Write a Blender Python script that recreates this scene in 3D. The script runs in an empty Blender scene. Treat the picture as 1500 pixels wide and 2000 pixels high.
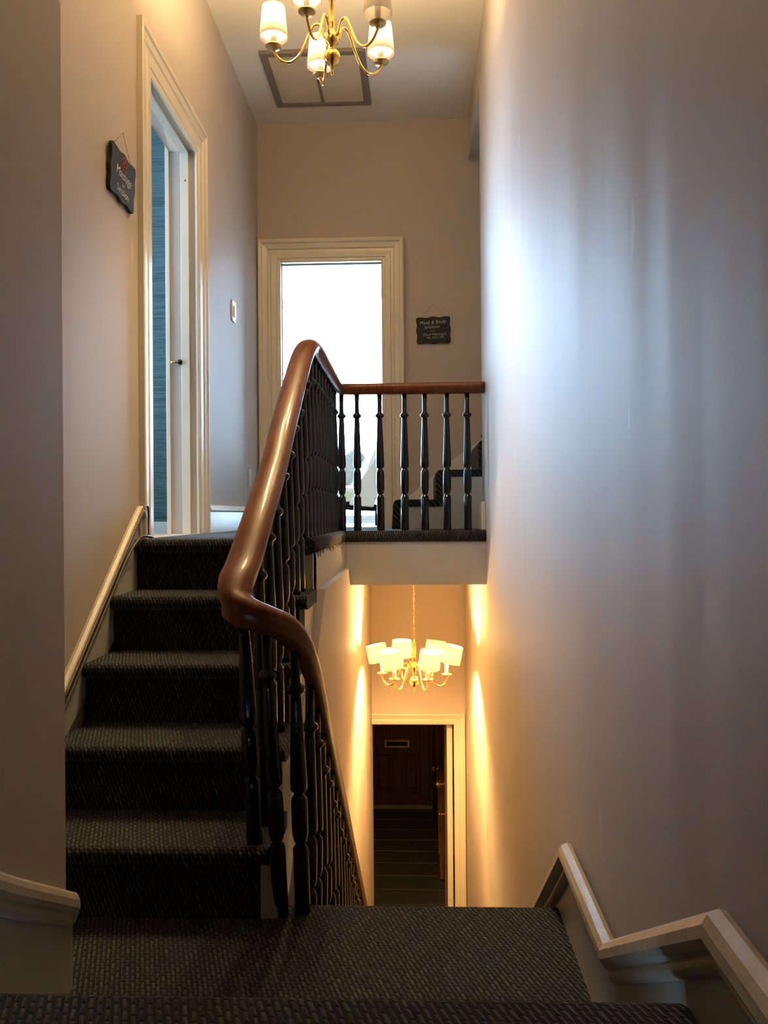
import bpy, bmesh, math, random
from mathutils import Vector, Matrix, Quaternion
random.seed(7)
S = bpy.context.scene
C = S.collection

# ------------------------------------------------------------------ camera
F, YAW, PIT, ROL = 1630.0, .038, .0035, .0076
cam = bpy.data.cameras.new('camera')
cam.sensor_fit = 'HORIZONTAL'; cam.sensor_width = 36.0
cam.lens = 36.0 * F / 1500.0
cam.clip_start = .02; cam.clip_end = 200
camo = bpy.data.objects.new('camera', cam); C.objects.link(camo)
rt = Vector((math.cos(YAW), math.sin(YAW), 0))
fw = Vector((-math.sin(YAW) * math.cos(PIT), math.cos(YAW) * math.cos(PIT), math.sin(PIT)))
up = rt.cross(fw)
r2 = rt * math.cos(ROL) - up * math.sin(ROL)
u2 = rt * math.sin(ROL) + up * math.cos(ROL)
m = Matrix.Identity(4)
for i in range(3):
    m[i][0] = r2[i]; m[i][1] = u2[i]; m[i][2] = -fw[i]
camo.matrix_world = m
S.camera = camo

# ------------------------------------------------------------------ light and exposure
SKY = 27.0          # overcast sky outside the windows
BULB_UP = 4300.0     # filament glow of the upper chandelier
BULB_LO = 4200.0     # and of the lower one
w = bpy.data.worlds.new('sky'); S.world = w; w.use_nodes = True
bg = w.node_tree.nodes['Background']
bg.inputs[0].default_value = (.46, .71, 1.0, 1); bg.inputs[1].default_value = SKY
S.view_settings.view_transform = 'Standard'
S.view_settings.look = 'None'
S.view_settings.gamma = 1.0
S.view_settings.use_curve_mapping = False
S.view_settings.exposure = 0.05

# ------------------------------------------------------------------ dimensions (metres, eye level = 0)
XL = -1.035      # left wall
R = .365         # right wall
LAND = -1.0      # half landing
r_ = .1834; t_ = .24; Y0 = 2.06; NOSE = .035
H = LAND + 5 * r_            # hall floor
YB = 4.33        # hall edge over the stairwell
YF = 5.5         # far wall
ZC = 2.6         # ceiling
G = -3.52        # ground floor
XS = -.392       # end of the left flight's carpet
YLW = 6.35       # lower hall's end wall
PX, PY = -.74, 1.74   # corner of the wall on the left
UPZ = -.64       # upper landing under the camera

# ------------------------------------------------------------------ materials
MATS = {}
def nt(name):
    m = bpy.data.materials.new(name); m.use_nodes = True
    n = m.node_tree.nodes; l = m.node_tree.links
    b = n['Principled BSDF']
    MATS[name] = m
    return m, n, l, b
def rgb(c): return (c[0], c[1], c[2], 1)
def simple(name, col, rough=.5, metal=0, coat=0, var=.12, scale=6, bump=0, bscale=60, spec=.5, stretch=(1, 1, 1)):
    m, n, l, b = nt(name)
    geo = n.new('ShaderNodeNewGeometry')
    mp = n.new('ShaderNodeMapping'); mp.inputs['Scale'].default_value = stretch
    l.new(geo.outputs['Position'], mp.inputs[0])
    nz = n.new('ShaderNodeTexNoise'); nz.inputs['Scale'].default_value = scale; nz.inputs['Detail'].default_value = 5
    l.new(mp.outputs[0], nz.inputs[0])
    mx = n.new('ShaderNodeMix'); mx.data_type = 'RGBA'
    mx.inputs[6].default_value = rgb([c * (1 - var) for c in col]); mx.inputs[7].default_value = rgb([min(1, c * (1 + var)) for c in col])
    l.new(nz.outputs[0], mx.inputs[0]); l.new(mx.outputs[2], b.inputs['Base Color'])
    b.inputs['Roughness'].default_value = rough; b.inputs['Metallic'].default_value = metal
    b.inputs['Coat Weight'].default_value = coat; b.inputs['Coat Roughness'].default_value = .15
    b.inputs['Specular IOR Level'].default_value = spec
    if bump:
        n2 = n.new('ShaderNodeTexNoise'); n2.inputs['Scale'].default_value = bscale; n2.inputs['Detail'].default_value = 3
        l.new(mp.outputs[0], n2.inputs[0])
        bp = n.new('ShaderNodeBump'); bp.inputs['Strength'].default_value = bump; bp.inputs['Distance'].default_value = .004
        l.new(n2.outputs[0], bp.inputs['Height']); l.new(bp.outputs[0], b.inputs['Normal'])
    return m

def wall_mat(name, col, wave=.25, rough=.45, aniso=0, spec=.3):
    """eggshell wall paint on slightly wavy old plaster"""
    m, n, l, b = nt(name)
    geo = n.new('ShaderNodeNewGeometry')
    nz = n.new('ShaderNodeTexNoise'); nz.inputs['Scale'].default_value = 2.2; nz.inputs['Detail'].default_value = 6
    l.new(geo.outputs['Position'], nz.inputs[0])
    mx = n.new('ShaderNodeMix'); mx.data_type = 'RGBA'
    mx.inputs[6].default_value = rgb([c * .94 for c in col]); mx.inputs[7].default_value = rgb([c * 1.05 for c in col])
    l.new(nz.outputs[0], mx.inputs[0])
    # a few pale scuffs
    mp2 = n.new('ShaderNodeMapping'); mp2.inputs['Scale'].default_value = (9, 9, 2.6); mp2.inputs['Rotation'].default_value = (.5, 0, 0)
    l.new(geo.outputs['Position'], mp2.inputs[0])
    ns = n.new('ShaderNodeTexNoise'); ns.inputs['Scale'].default_value = 1.6; ns.inputs['Detail'].default_value = 2
    l.new(mp2.outputs[0], ns.inputs[0])
    cr = n.new('ShaderNodeValToRGB'); cr.color_ramp.elements[0].position = .74; cr.color_ramp.elements[1].position = .8
    cr.color_ramp.elements[1].color = (.12, .12, .12, 1)
    l.new(ns.outputs[0], cr.inputs[0])
    ad = n.new('ShaderNodeMix'); ad.data_type = 'RGBA'; ad.blend_type = 'ADD'; ad.inputs[0].default_value = 1
    l.new(mx.outputs[2], ad.inputs[6]); l.new(cr.outputs[0], ad.inputs[7]); l.new(ad.outputs[2], b.inputs['Base Color'])
    b.inputs['Roughness'].default_value = rough; b.inputs['Specular IOR Level'].default_value = spec
    if aniso:      # roller-drawn paint smears reflections up and down
        tn = n.new('ShaderNodeCombineXYZ'); tn.inputs[2].default_value = 1.0
        l.new(tn.outputs[0], b.inputs['Tangent']); b.inputs['Anisotropic'].default_value = aniso
    # vertical trowel waves + fine roller stipple
    mp = n.new('ShaderNodeMapping'); mp.inputs['Scale'].default_value = (4.6, 4.6, .3)
    l.new(geo.outputs['Position'], mp.inputs[0])
    n1 = n.new('ShaderNodeTexNoise'); n1.inputs['Scale'].default_value = 1.0; n1.inputs['Detail'].default_value = 1.6
    l.new(mp.outputs[0], n1.inputs[0])
    n2 = n.new('ShaderNodeTexNoise'); n2.inputs['Scale'].default_value = 140; n2.inputs['Detail'].default_value = 2
    l.new(geo.outputs['Position'], n2.inputs[0])
    b1 = n.new('ShaderNodeBump'); b1.inputs['Strength'].default_value = wave; b1.inputs['Distance'].default_value = .02
    l.new(n1.outputs[0], b1.inputs['Height'])
    b2 = n.new('ShaderNodeBump'); b2.inputs['Strength'].default_value = .06; b2.inputs['Distance'].default_value = .002
    l.new(n2.outputs[0], b2.inputs['Height']); l.new(b1.outputs[0], b2.inputs['Normal']); l.new(b2.outputs[0], b.inputs['Normal'])
    return m

def carpet_mat(name, across, along):
    """ribbed loop-pile carpet: across / along are weights of (x,y,z) giving the two weave axes"""
    m, n, l, b = nt(name)
    geo = n.new('ShaderNodeNewGeometry')
    def dot(v):
        d = n.new('ShaderNodeVectorMath'); d.operation = 'DOT_PRODUCT'; d.inputs[1].default_value = v
        l.new(geo.outputs['Position'], d.inputs[0]); return d.outputs['Value']
    def mth(op, a, bb=None, c=None):
        x = n.new('ShaderNodeMath'); x.operation = op
        for i, q in enumerate((a, bb, c)):
            if q is None: continue
            if isinstance(q, (int, float)): x.inputs[i].default_value = q
            else: l.new(q, x.inputs[i])
        return x.outputs[0]
    nzw = n.new('ShaderNodeTexNoise'); nzw.inputs['Scale'].default_value = 45; l.new(geo.outputs['Position'], nzw.inputs[0])
    u = mth('ADD', mth('MULTIPLY', dot(across), 1 / .0112), mth('MULTIPLY', nzw.outputs[0], .5))
    v0 = mth('MULTIPLY', dot(along), 1 / .025)
    u = mth('ADD', u, mth('MULTIPLY', v0, .75))         # slanted strands
    col = mth('FLOOR', u); fu = mth('FRACT', u)
    v = mth('ADD', v0, mth('MULTIPLY', mth('FRACT', mth('MULTIPLY', col, .5)), 1.0))
    row = mth('FLOOR', v); fv = mth('FRACT', v)
    a = mth('SUBTRACT', 1, mth('POWER', mth('MULTIPLY', mth('ABSOLUTE', mth('SUBTRACT', mth('MULTIPLY', fu, 2), 1)), 1.75), 1.8))
    c = mth('SUBTRACT', 1, mth('POWER', mth('ABSOLUTE', mth('SUBTRACT', mth('MULTIPLY', fv, 2), 1)), 3.5))
    hgt = mth('MULTIPLY', mth('MAXIMUM', a, 0), mth('MAXIMUM', c, 0))
    cx = n.new('ShaderNodeCombineXYZ'); l.new(col, cx.inputs[0]); l.new(row, cx.inputs[1])
    wn = n.new('ShaderNodeTexWhiteNoise'); wn.noise_dimensions = '2D'; l.new(cx.outputs[0], wn.inputs[0])
    ramp = n.new('ShaderNodeValToRGB')
    e = ramp.color_ramp.elements
    e[0].color = (.018, .019, .025, 1); e[1].color = (.125, .110, .098, 1)
    k = ramp.color_ramp.elements.new(.45); k.color = (.044, .042, .043, 1)
    l.new(wn.outputs[0], ramp.inputs[0])
    fine = n.new('ShaderNodeTexNoise'); fine.inputs['Scale'].default_value = 420; l.new(geo.outputs['Position'], fine.inputs[0])
    mx = n.new('ShaderNodeMix'); mx.data_type = 'RGBA'; mx.inputs[6].default_value = (.006, .0065, .010, 1)
    l.new(mth('MULTIPLY', hgt, mth('ADD', .45, mth('MULTIPLY', fine.outputs[0], 1.0))), mx.inputs[0]); l.new(ramp.outputs[0], mx.inputs[7])
    l.new(mx.outputs[2], b.inputs['Base Color'])
    b.inputs['Roughness'].default_value = .95; b.inputs['Specular IOR Level'].default_value = .15
    b.inputs['Sheen Weight'].default_value = .2; b.inputs['Sheen Roughness'].default_value = .5
    bp = n.new('ShaderNodeBump'); bp.inputs['Strength'].default_value = .9; bp.inputs['Distance'].default_value = .006
    hh = mth('ADD', hgt, mth('MULTIPLY', fine.outputs[0], .25))
    l.new(hh, bp.inputs['Height']); l.new(bp.outputs[0], b.inputs['Normal'])
    return m

def wood_mat(name, dark, light, rough=.25, coat=.6, stretch=(60, 4, 60)):
    m, n, l, b = nt(name)
    geo = n.new('ShaderNodeNewGeometry'); mp = n.new('ShaderNodeMapping'); mp.inputs['Scale'].default_value = stretch
    l.new(geo.outputs['Position'], mp.inputs[0])
    nz = n.new('ShaderNodeTexNoise'); nz.inputs['Scale'].default_value = 1; nz.inputs['Detail'].default_value = 8; nz.inputs['Distortion'].default_value = .6
    l.new(mp.outputs[0], nz.inputs[0])
    cr = n.new('ShaderNodeValToRGB'); cr.color_ramp.elements[0].color = rgb(dark); cr.color_ramp.elements[1].color = rgb(light)
    cr.color_ramp.elements[0].position = .3; cr.color_ramp.elements[1].position = .7
    l.new(nz.outputs[0], cr.inputs[0]); l.new(cr.outputs[0], b.inputs['Base Color'])
    b.inputs['Roughness'].default_value = rough; b.inputs['Coat Weight'].default_value = coat; b.inputs['Coat Roughness'].default_value = .14; b.inputs['Specular IOR Level'].default_value = .15
    bp = n.new('ShaderNodeBump'); bp.inputs['Strength'].default_value = .08; bp.inputs['Distance'].default_value = .002
    l.new(nz.outputs[0], bp.inputs['Height']); l.new(bp.outputs[0], b.inputs['Normal'])
    return m

M_wall = wall_mat('wall_paint', (.50, .425, .365), .18, .58)
M_wallR = wall_mat('wall_paint_wavy', (.47, .415, .37), .4, .55, aniso=.8, spec=.28)
M_ceil = wall_mat('ceiling_paint', (.72, .67, .60), .05, .7)
M_white = wall_mat('white_room_paint', (.85, .84, .82), .05, .6)
M_fascia = simple('fascia_paint', (.47, .455, .42), .4, var=.08, bump=.1)
M_trim = simple('cream_gloss_paint', (.74, .66, .52), .22, var=.06, bump=.12, bscale=35)
M_trimw = simple('white_gloss_paint', (.76, .75, .70), .25, var=.06, bump=.12, bscale=35)
M_cap = simple('worn_cap_paint', (.55, .475, .385), .35, var=.2, scale=30, bump=.35, bscale=70)
M_car_up = carpet_mat('carpet_stairs_rising', (1, 0, 0), (0, 1, 1))
M_car_dn = carpet_mat('carpet_stairs_falling', (1, 0, 0), (0, 1, -1))
M_car_x = carpet_mat('carpet_cross', (0, 1, 0), (1, 0, 1))
M_car_roll = carpet_mat('carpet_rolled_edge', (.35, .0, 1), (1, 1, .2))
M_rail = wood_mat('mahogany_rail', (.115, .031, .011), (.215, .064, .021), .42, .35, (55, 9, 9))
M_railx = wood_mat('mahogany_rail_cross', (.10, .028, .012), (.20, .06, .02), .25, .5, (9, 55, 55))
M_black = simple('black_gloss_paint', (.0060, .0072, .0100), .13, var=.3, scale=25, bump=.1, bscale=45, spec=.4)
M_brass = simple('polished_brass', (.78, .52, .17), .18, metal=1, var=.06)
M_brassd = simple('dull_brass', (.50, .38, .18), .35, metal=1, var=.1)
M_cand = simple('candle_tube', (.85, .80, .68), .4, var=.03)
M_chalk = simple('chalkboard_black', (.017, .016, .0155), .75, var=.25, scale=18)
M_edge = simple('chalkboard_edge', (.012, .011, .011), .6)
M_chw = simple('white_chalk', (.68, .66, .60), .9, var=.25, scale=160)
M_chr = simple('red_chalk', (.75, .14, .10), .9, var=.25, scale=160)
M_string = simple('jute_string', (.34, .25, .15), .9, var=.2, scale=200)
M_grille = simple('grille_frame_brown', (.19, .15, .125), .5, var=.12)
M_slat = simple('grille_slat', (.44, .36, .27), .55, var=.15)
M_dark = simple('dark_cavity', (.03, .026, .02), .9)
M_plast = simple('white_plastic', (.78, .78, .76), .3, var=.03)
M_cable = simple('brown_cable', (.10, .075, .055), .45)
M_slate = simple('slate_tile', (.030, .031, .028), .42, var=.5, scale=14, bump=.5, bscale=30)
M_grout = simple('grout', (.034, .032, .029), .9)
M_oak = wood_mat('dark_oak_door', (.085, .034, .012), (.185, .078, .027), .33, .35, (45, 45, 4))
M_oak2 = wood_mat('warm_oak_leaf', (.12, .048, .014), (.22, .09, .028), .3, .4, (45, 45, 4))
M_stone = simple('stone_sill', (.35, .32, .26), .8, var=.2, scale=25)
M_cream = simple('cream_leather', (.74, .70, .58), .45, var=.06, bump=.12, bscale=90)
M_floorw = wood_mat('pale_floor_boards', (.50, .42, .32), (.62, .54, .43), .35, .2, (30, 2, 30))
M_glassk = simple('door_knob_glass', (.8, .8, .82), .08, var=.02)

def teal():
    m, n, l, b = nt('teal_grasscloth')
    geo = n.new('ShaderNodeNewGeometry'); mp = n.new('ShaderNodeMapping'); mp.inputs['Scale'].default_value = (6, 6, 150)
    l.new(geo.outputs['Position'], mp.inputs[0])
    nz = n.new('ShaderNodeTexNoise'); nz.inputs['Scale'].default_value = 1; nz.inputs['Detail'].default_value = 4
    l.new(mp.outputs[0], nz.inputs[0])
    cr = n.new('ShaderNodeValToRGB'); cr.color_ramp.elements[0].color = (.035, .072, .080, 1); cr.color_ramp.elements[1].color = (.085, .155, .165, 1)
    cr.color_ramp.elements[0].position = .33; cr.color_ramp.elements[1].position = .6
    l.new(nz.outputs[0], cr.inputs[0]); l.new(cr.outputs[0], b.inputs['Base Color']); b.inputs['Roughness'].default_value = .8
    bp = n.new('ShaderNodeBump'); bp.inputs['Strength'].default_value = .4; bp.inputs['Distance'].default_value = .003
    l.new(nz.outputs[0], bp.inputs['Height']); l.new(bp.outputs[0], b.inputs['Normal'])
    return m
M_teal = teal()

def shade_mat(name, col, tr):
    m, n, l, b = nt(name)
    out = n['Material Output']; n.remove(b)
    d = n.new('ShaderNodeBsdfDiffuse'); d.inputs[0].default_value = rgb(col)
    t = n.new('ShaderNodeBsdfTranslucent'); t.inputs[0].default_value = rgb(col)
    mx = n.new('ShaderNodeMixShader'); mx.inputs[0].default_value = tr
    nz = n.new('ShaderNodeTexNoise'); nz.inputs['Scale'].default_value = 300
    bp = n.new('ShaderNodeBump'); bp.inputs['Strength'].default_value = .1; l.new(nz.outputs[0], bp.inputs['Height']); l.new(bp.outputs[0], d.inputs['Normal'])
    l.new(d.outputs[0], mx.inputs[1]); l.new(t.outputs[0], mx.inputs[2]); l.new(mx.outputs[0], out.inputs[0])
    return m
M_shade = shade_mat('cream_fabric_shade', (.92, .88, .80), .72)
def emit(name, col, st):
    m, n, l, b = nt(name); out = n['Material Output']; n.remove(b)
    e = n.new('ShaderNodeEmission'); e.inputs[0].default_value = rgb(col); e.inputs[1].default_value = st
    l.new(e.outputs[0], out.inputs[0]); return m
M_bulb_u = emit('lit_bulb_upper', (1, .72, .35), BULB_UP)
M_bulb_l = emit('lit_bulb_lower', (1, .58, .205), BULB_LO)
M_bulb_off = simple('frosted_bulb_off', (.75, .72, .66), .3)
def pane_mat():
    m, n, l, b = nt('window_glass'); out = n['Material Output']; n.remove(b)
    t = n.new('ShaderNodeBsdfTransparent'); g = n.new('ShaderNodeBsdfGlossy'); g.inputs['Roughness'].default_value = .02
    fr = n.new('ShaderNodeFresnel'); fr.inputs[0].default_value = 1.45
    mx = n.new('ShaderNodeMixShader'); l.new(fr.outputs[0], mx.inputs[0]); l.new(t.outputs[0], mx.inputs[1]); l.new(g.outputs[0], mx.inputs[2])
    l.new(mx.outputs[0], out.inputs[0]); return m
M_pane = pane_mat()

# ------------------------------------------------------------------ mesh helpers
class MB:
    def __init__(s): s.v = []; s.f = []; s.sm = []
    def add(s, vs, fs, smooth=False):
        o = len(s.v); s.v += [tuple(p) for p in vs]
        for f in fs: s.f.append([i + o for i in f]); s.sm.append(smooth)
        return s
    def box(s, x0, x1, y0, y1, z0, z1):
        v = [(x, y, z) for z in (z0, z1) for y in (y0, y1) for x in (x0, x1)]
        return s.add(v, [(0, 2, 3, 1), (4, 5, 7, 6), (0, 1, 5, 4), (2, 6, 7, 3), (0, 4, 6, 2), (1, 3, 7, 5)])
    def prism(s, prof, axis, a, b, smooth=False):
        """prof: 2D points in the plane of the other two axes (x: (y,z), y: (x,z), z: (x,y))"""
        def P(p, t):
            return {'x': (t, p[0], p[1]), 'y': (p[0], t, p[1]), 'z': (p[0], p[1], t)}[axis]
        n = len(prof)
        v = [P(p, a) for p in prof] + [P(p, b) for p in prof]
        s.add(v, [[i, (i + 1) % n, n + (i + 1) % n, n + i] for i in range(n)], smooth)
        s.add(v[:n], [list(range(n))[::-1]]); s.add(v[n:], [list(range(n))])
        return s
    def lathe(s, prof, c=(0, 0, 0), seg=12, smooth=True, rot=None, cap=True):
        vs = []; n = len(prof)
        for r, z in prof:
            for k in range(seg):
                a = 2 * math.pi * k / seg
                p = Vector((r * math.cos(a), r * math.sin(a), z))
                if rot is not None: p = rot @ p
                vs.append(p + Vector(c))
        fs = [[i * seg + k, i * seg + (k + 1) % seg, (i + 1) * seg + (k + 1) % seg, (i + 1) * seg + k] for i in range(n - 1) for k in range(seg)]
        s.add(vs, fs, smooth)
        if cap and prof[0][0] > 1e-5: s.add(vs[:seg], [list(range(seg))[::-1]])
        if cap and prof[-1][0] > 1e-5: s.add(vs[-seg:], [list(range(seg))])
        return s
    def sweep(s, path, prof, upv=(0, 0, 1), smooth=True, cap=True, closed=False, wid=None, hgt=None):
        """prof: list of (side, up) offsets"""
        path = [Vector(p) for p in path]; n = len(path); k = len(prof); vs = []
        upv = Vector(upv)
        for i, p in enumerate(path):
            if closed: d = path[(i + 1) % n] - path[i - 1]
            else: d = path[min(i + 1, n - 1)] - path[max(i - 1, 0)]
            d.normalize()
            sd = d.cross(upv)
            if sd.length < 1e-4: sd = Vector((1, 0, 0))
            sd.normalize(); u = sd.cross(d).normalized()
            for a, b in prof: vs.append(p + sd * a * (wid[i] if wid else 1) + u * b * (hgt[i] if hgt and b < 0 else 1))
        m = n if closed else n - 1
        fs = [[i * k + j, i * k + (j + 1) % k, ((i + 1) % n) * k + (j + 1) % k, ((i + 1) % n) * k + j] for i in range(m) for j in range(k)]
        s.add(vs, fs, smooth)
        if cap and not closed:
            s.add(vs[:k], [list(range(k))[::-1]]); s.add(vs[-k:], [list(range(k))])
        return s
    def tube(s, path, r, seg=8, closed=False, upv=(0, 0, 1)):
        return s.sweep(path, [(r * math.cos(2 * math.pi * k / seg), r * math.sin(2 * math.pi * k / seg)) for k in range(seg)], upv, True, True, closed)
    def build(s, name, mat, parent=None, bevel=0, fix=True):
        me = bpy.data.meshes.new(name); me.from_pydata(s.v, [], s.f)
        me.polygons.foreach_set('use_smooth', s.sm); me.update()
        if fix:
            bm = bmesh.new(); bm.from_mesh(me); bmesh.ops.remove_doubles(bm, verts=bm.verts, dist=1e-6)
            bmesh.ops.recalc_face_normals(bm, faces=bm.faces); bm.to_mesh(me); bm.free()
        o = bpy.data.objects.new(name, me); C.objects.link(o)
        if mat: me.materials.append(mat)
        if parent: o.parent = parent
        if bevel:
            b = o.modifiers.new('bevel', 'BEVEL'); b.width = bevel; b.segments = 2; b.limit_method = 'ANGLE'; b.angle_limit = .7
        return o
def tag(o, label=None, cat=None, group=None, kind=None):
    if label: o['label'] = label
    if cat: o['category'] = cat
    if group: o['group'] = group
    if kind: o['kind'] = kind
    return o
def struct(o, label=None): return tag(o, label, None, None, 'structure')
def empty(name, loc=(0, 0, 0)):
    o = bpy.data.objects.new(name, None); C.objects.link(o); o.location = loc; o.empty_display_size = .1
    return o
def keep(o, root):
    """parent without moving: meshes are written in world coordinates"""
    o.parent = root; o.matrix_parent_inverse = Matrix.Translation(-Vector(root.location)); return o
def catmull(pts, n=8):
    P = [Vector(p) for p in pts]; P = [P[0] * 2 - P[1]] + P + [P[-1] * 2 - P[-2]]; out = []
    for i in range(1, len(P) - 2):
        a, b, c, d = P[i - 1:i + 3]
        for k in range(n):
            t = k / n
            out.append(.5 * ((2 * b) + (c - a) * t + (2 * a - 5 * b + 4 * c - d) * t * t + (3 * b - a - 3 * c + d) * t ** 3))
    out.append(P[-2]); return out
def shared(name, src, parent=None, loc=None):
    o = src.copy(); o.name = name; C.objects.link(o)
    if parent is not None: o.parent = parent
    if loc is not None: o.location = loc
    return o

# ================================================================== THE SETTING
def wall_with_hole(mb, axis, t0, t1, a0, a1, z0, z1, holes):
    """solid wall slab between t0..t1 (its thickness axis), spanning a0..a1; holes: list of (h0,h1,hz0,hz1) along a"""
    def bx(p0, p1, q0, q1):
        if p1 - p0 < 1e-5 or q1 - q0 < 1e-5: return
        if axis == 'x': mb.box(t0, t1, p0, p1, q0, q1)
        else: mb.box(p0, p1, t0, t1, q0, q1)
    holes = sorted(holes); x = a0
    for h0, h1, hz0, hz1 in holes:
        bx(x, h0, z0, z1); bx(h0, h1, z0, hz0); bx(h0, h1, hz1, z1); x = h1
    bx(x, a1, z0, z1)
    return mb

LD0, LD1, LDT = 3.235, 3.945, 1.745        # left doorway
FD0, FD1, FDT = -.893, -.204, 1.685        # far doorway
WT = .13
# walls ------------------------------------------------------------
wl = wall_with_hole(MB(), 'x', XL - WT, XL, PY, YF, -1.3, ZC, [(LD0, LD1, H, LDT)])
struct(wl.build('wall_left', M_wall), 'long beige left wall of the stairs and hall with the tall doorway')
wr = MB()
wr.prism([(-3.6, G), (YLW + .1, G), (YLW + .1, -.30), (4.58, -.30), (4.58, ZC), (-3.6, ZC)], 'x', R, R + .12)
wr.box(R, R + .12, 4.58, YF, 2.33, ZC)
struct(wr.build('wall_right', M_wallR), 'tall wavy plaster wall along the right of the stairs')
wf = wall_with_hole(MB(), 'y', YF, YF + WT, -2.5, 2.1, -.30, ZC, [(FD0, FD1, H, FDT)])
struct(wf.build('wall_far', M_wall), 'beige end wall of the upstairs hall above the bright doorway')
wp = MB().box(PX - .46, PX, -3.6, PY, -1.3, ZC)
struct(wp.build('wall_pillar', M_wall, bevel=.012), 'dim grey plaster wall end at the left edge')
struct(MB().box(-1.3, .6, -3.72, -3.6, -1.3, ZC).build('wall_back', M_wall), 'wall behind the viewer on the upper landing')
# spandrel wall under the left flight, then the left side of the lower hall
sp = MB().prism([(2.085, G), (YLW, G), (YLW, -.34), (4.34, -.34), (4.34, -.275), (3.16, -.28), (2.22, -1.0), (2.085, -1.0)], 'x', -.45, -.345)
struct(sp.build('wall_spandrel', M_wall), 'beige wall dropping beside the lower stairs under the left flight')
struct(MB().box(-1.165, -.45, 1.95, YLW, -1.16, -1.07).build('floor', M_floorw), 'unseen slab added under the left flight to block stray light')  # added slab, keeps sky light from leaking up between the steps
struct(MB().box(-1.165, -.45, YF, YF + .12, -1.1, -.30).build('wall_light_block', M_wall), 'unseen panel added under the hall to block stray light')  # unseen panel put in to close a light leak below the hall
struct(MB().box(-1.165, XL, PY, YF + .12, -1.3, -1.0).build('wall_left_base', M_wall), 'base of the left wall')
struct(MB().box(-1.3, .6, 1.9, 2.0, G, -1.06).build('wall_under_landing', M_wall), 'wall below the half landing')
# lower end wall with its doorway
BD0, BD1, BDT = -.345, .282, -1.585
wb = wall_with_hole(MB(), 'y', YLW, YLW + .1, -1.2, R + .25, G, -.30, [(BD0, BD1, G, BDT)])
struct(wb.build('wall_lower_end', M_wall), 'wall over the doorway at the foot of the stairs')
# ceilings ---------------------------------------------------------
struct(MB().box(-3.2, 2.2, -3.72, 9.1, ZC, ZC + .1).build('ceiling', M_ceil), 'pale ceiling over the hall with a return-air grille')
struct(MB().box(-.46, R + .12, YB + .02, YLW + .1, -.34, -.30).build('ceiling_lower', M_ceil), 'lower hall ceiling under the upstairs floor')
# hall floor -------------------------------------------------------
hf = MB()
hf.prism([(XL, 3.02), (-.385, 3.02), (-.385, YB + .012), (R, YB + .012), (R, 4.6), (R + .3, 4.6), (R + .3, YF + .13), (XL, YF + .13)], 'z', H - .05, H)
struct(hf.build('floor', M_car_up), 'dark ribbed carpet of the upstairs hall floor')
# rolled carpet edges of the hall round the well
def roll_prof(a, z, s):      # a: face coordinate, s: +1 / -1 outward
    rr = .026; pts = [(a - s * .05, z + .001)]
    for k in range(7):
        an = math.pi / 2 - k * math.pi / 6
        pts.append((a - s * rr + s * rr * math.cos(an), z - rr + (rr + .002) * math.sin(an) if k < 4 else z - rr * 1.1 + rr * 1.2 * math.sin(an)))
    pts += [(a - s * .05, z - .06)]
    return pts
e1 = MB().prism(roll_prof(-.362, H, 1), 'y', 2.985, YB + .01, True)
e1 = tag(e1.build('carpet_edge', M_car_roll), 'frayed dark carpet rolled over the hall edge beneath the left balusters', 'carpet')
e2 = MB().prism([(y, z) for y, z in roll_prof(YB, H, -1)], 'x', -.39, R - .002, True)
e2 = tag(e2.build('carpet_edge', M_car_dn), 'dark ribbed carpet rolled over the hall edge beneath the cross balustrade', 'carpet')
# frayed strands along the side edge
fr = MB()
for k in range(70):
    y = random.uniform(3.0, 4.2); L = random.uniform(.006, .022); dx = random.uniform(-.004, .006)
    x = -.366 + random.uniform(-.01, .003); z = H - .052
    fr.tube([(x, y, z), (x + dx * .5, y + .002, z - L * .5), (x + dx, y + random.uniform(-.006, .006), z - L)], .0011, 4, upv=(1, 0, 0))
o = fr.build('frayed_strands', M_string); o.parent = e1; tag(o, kind='stuff')
# fascia below the hall edge
struct(MB().box(-.3725, R, YB + .018, YB + .07, -.365, H - .055).build('trim_1', M_fascia), 'pale painted beam face below the cross balustrade')
struct(MB().prism([(3.0, H - .055), (YB + .05, H - .055), (YB + .05, -.30), (3.0, -.30)], 'x', -.40, -.372).build('trim_2', M_fascia), 'pale painted fascia below the hall edge at the left of the well')
# half landing -----------------------------------------------------
lp = [(PX - .4, 1.2), (R, 1.2), (R, 2.13), (-.345, 2.13), (-.345, 2.10), (XL, 2.10), (XL, 1.6), (PX - .4, 1.6)]
fl = MB().prism(lp, 'z', LAND - .06, LAND)
fl.prism([(2.12, LAND - .001), (2.14, LAND - .002), (2.152, LAND - .010), (2.156, LAND - .022), (2.150, LAND - .036), (2.12, LAND - .045)], 'x', -.345, R, True)
struct(fl.build('floor', M_car_dn), 'dark ribbed carpet of the half landing')
# upper landing floor beneath the viewer
struct(MB().box(PX, R, -3.6, .90, UPZ - .1, UPZ).build('floor', M_car_dn), 'dark carpet of the upper landing under the viewer')

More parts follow.
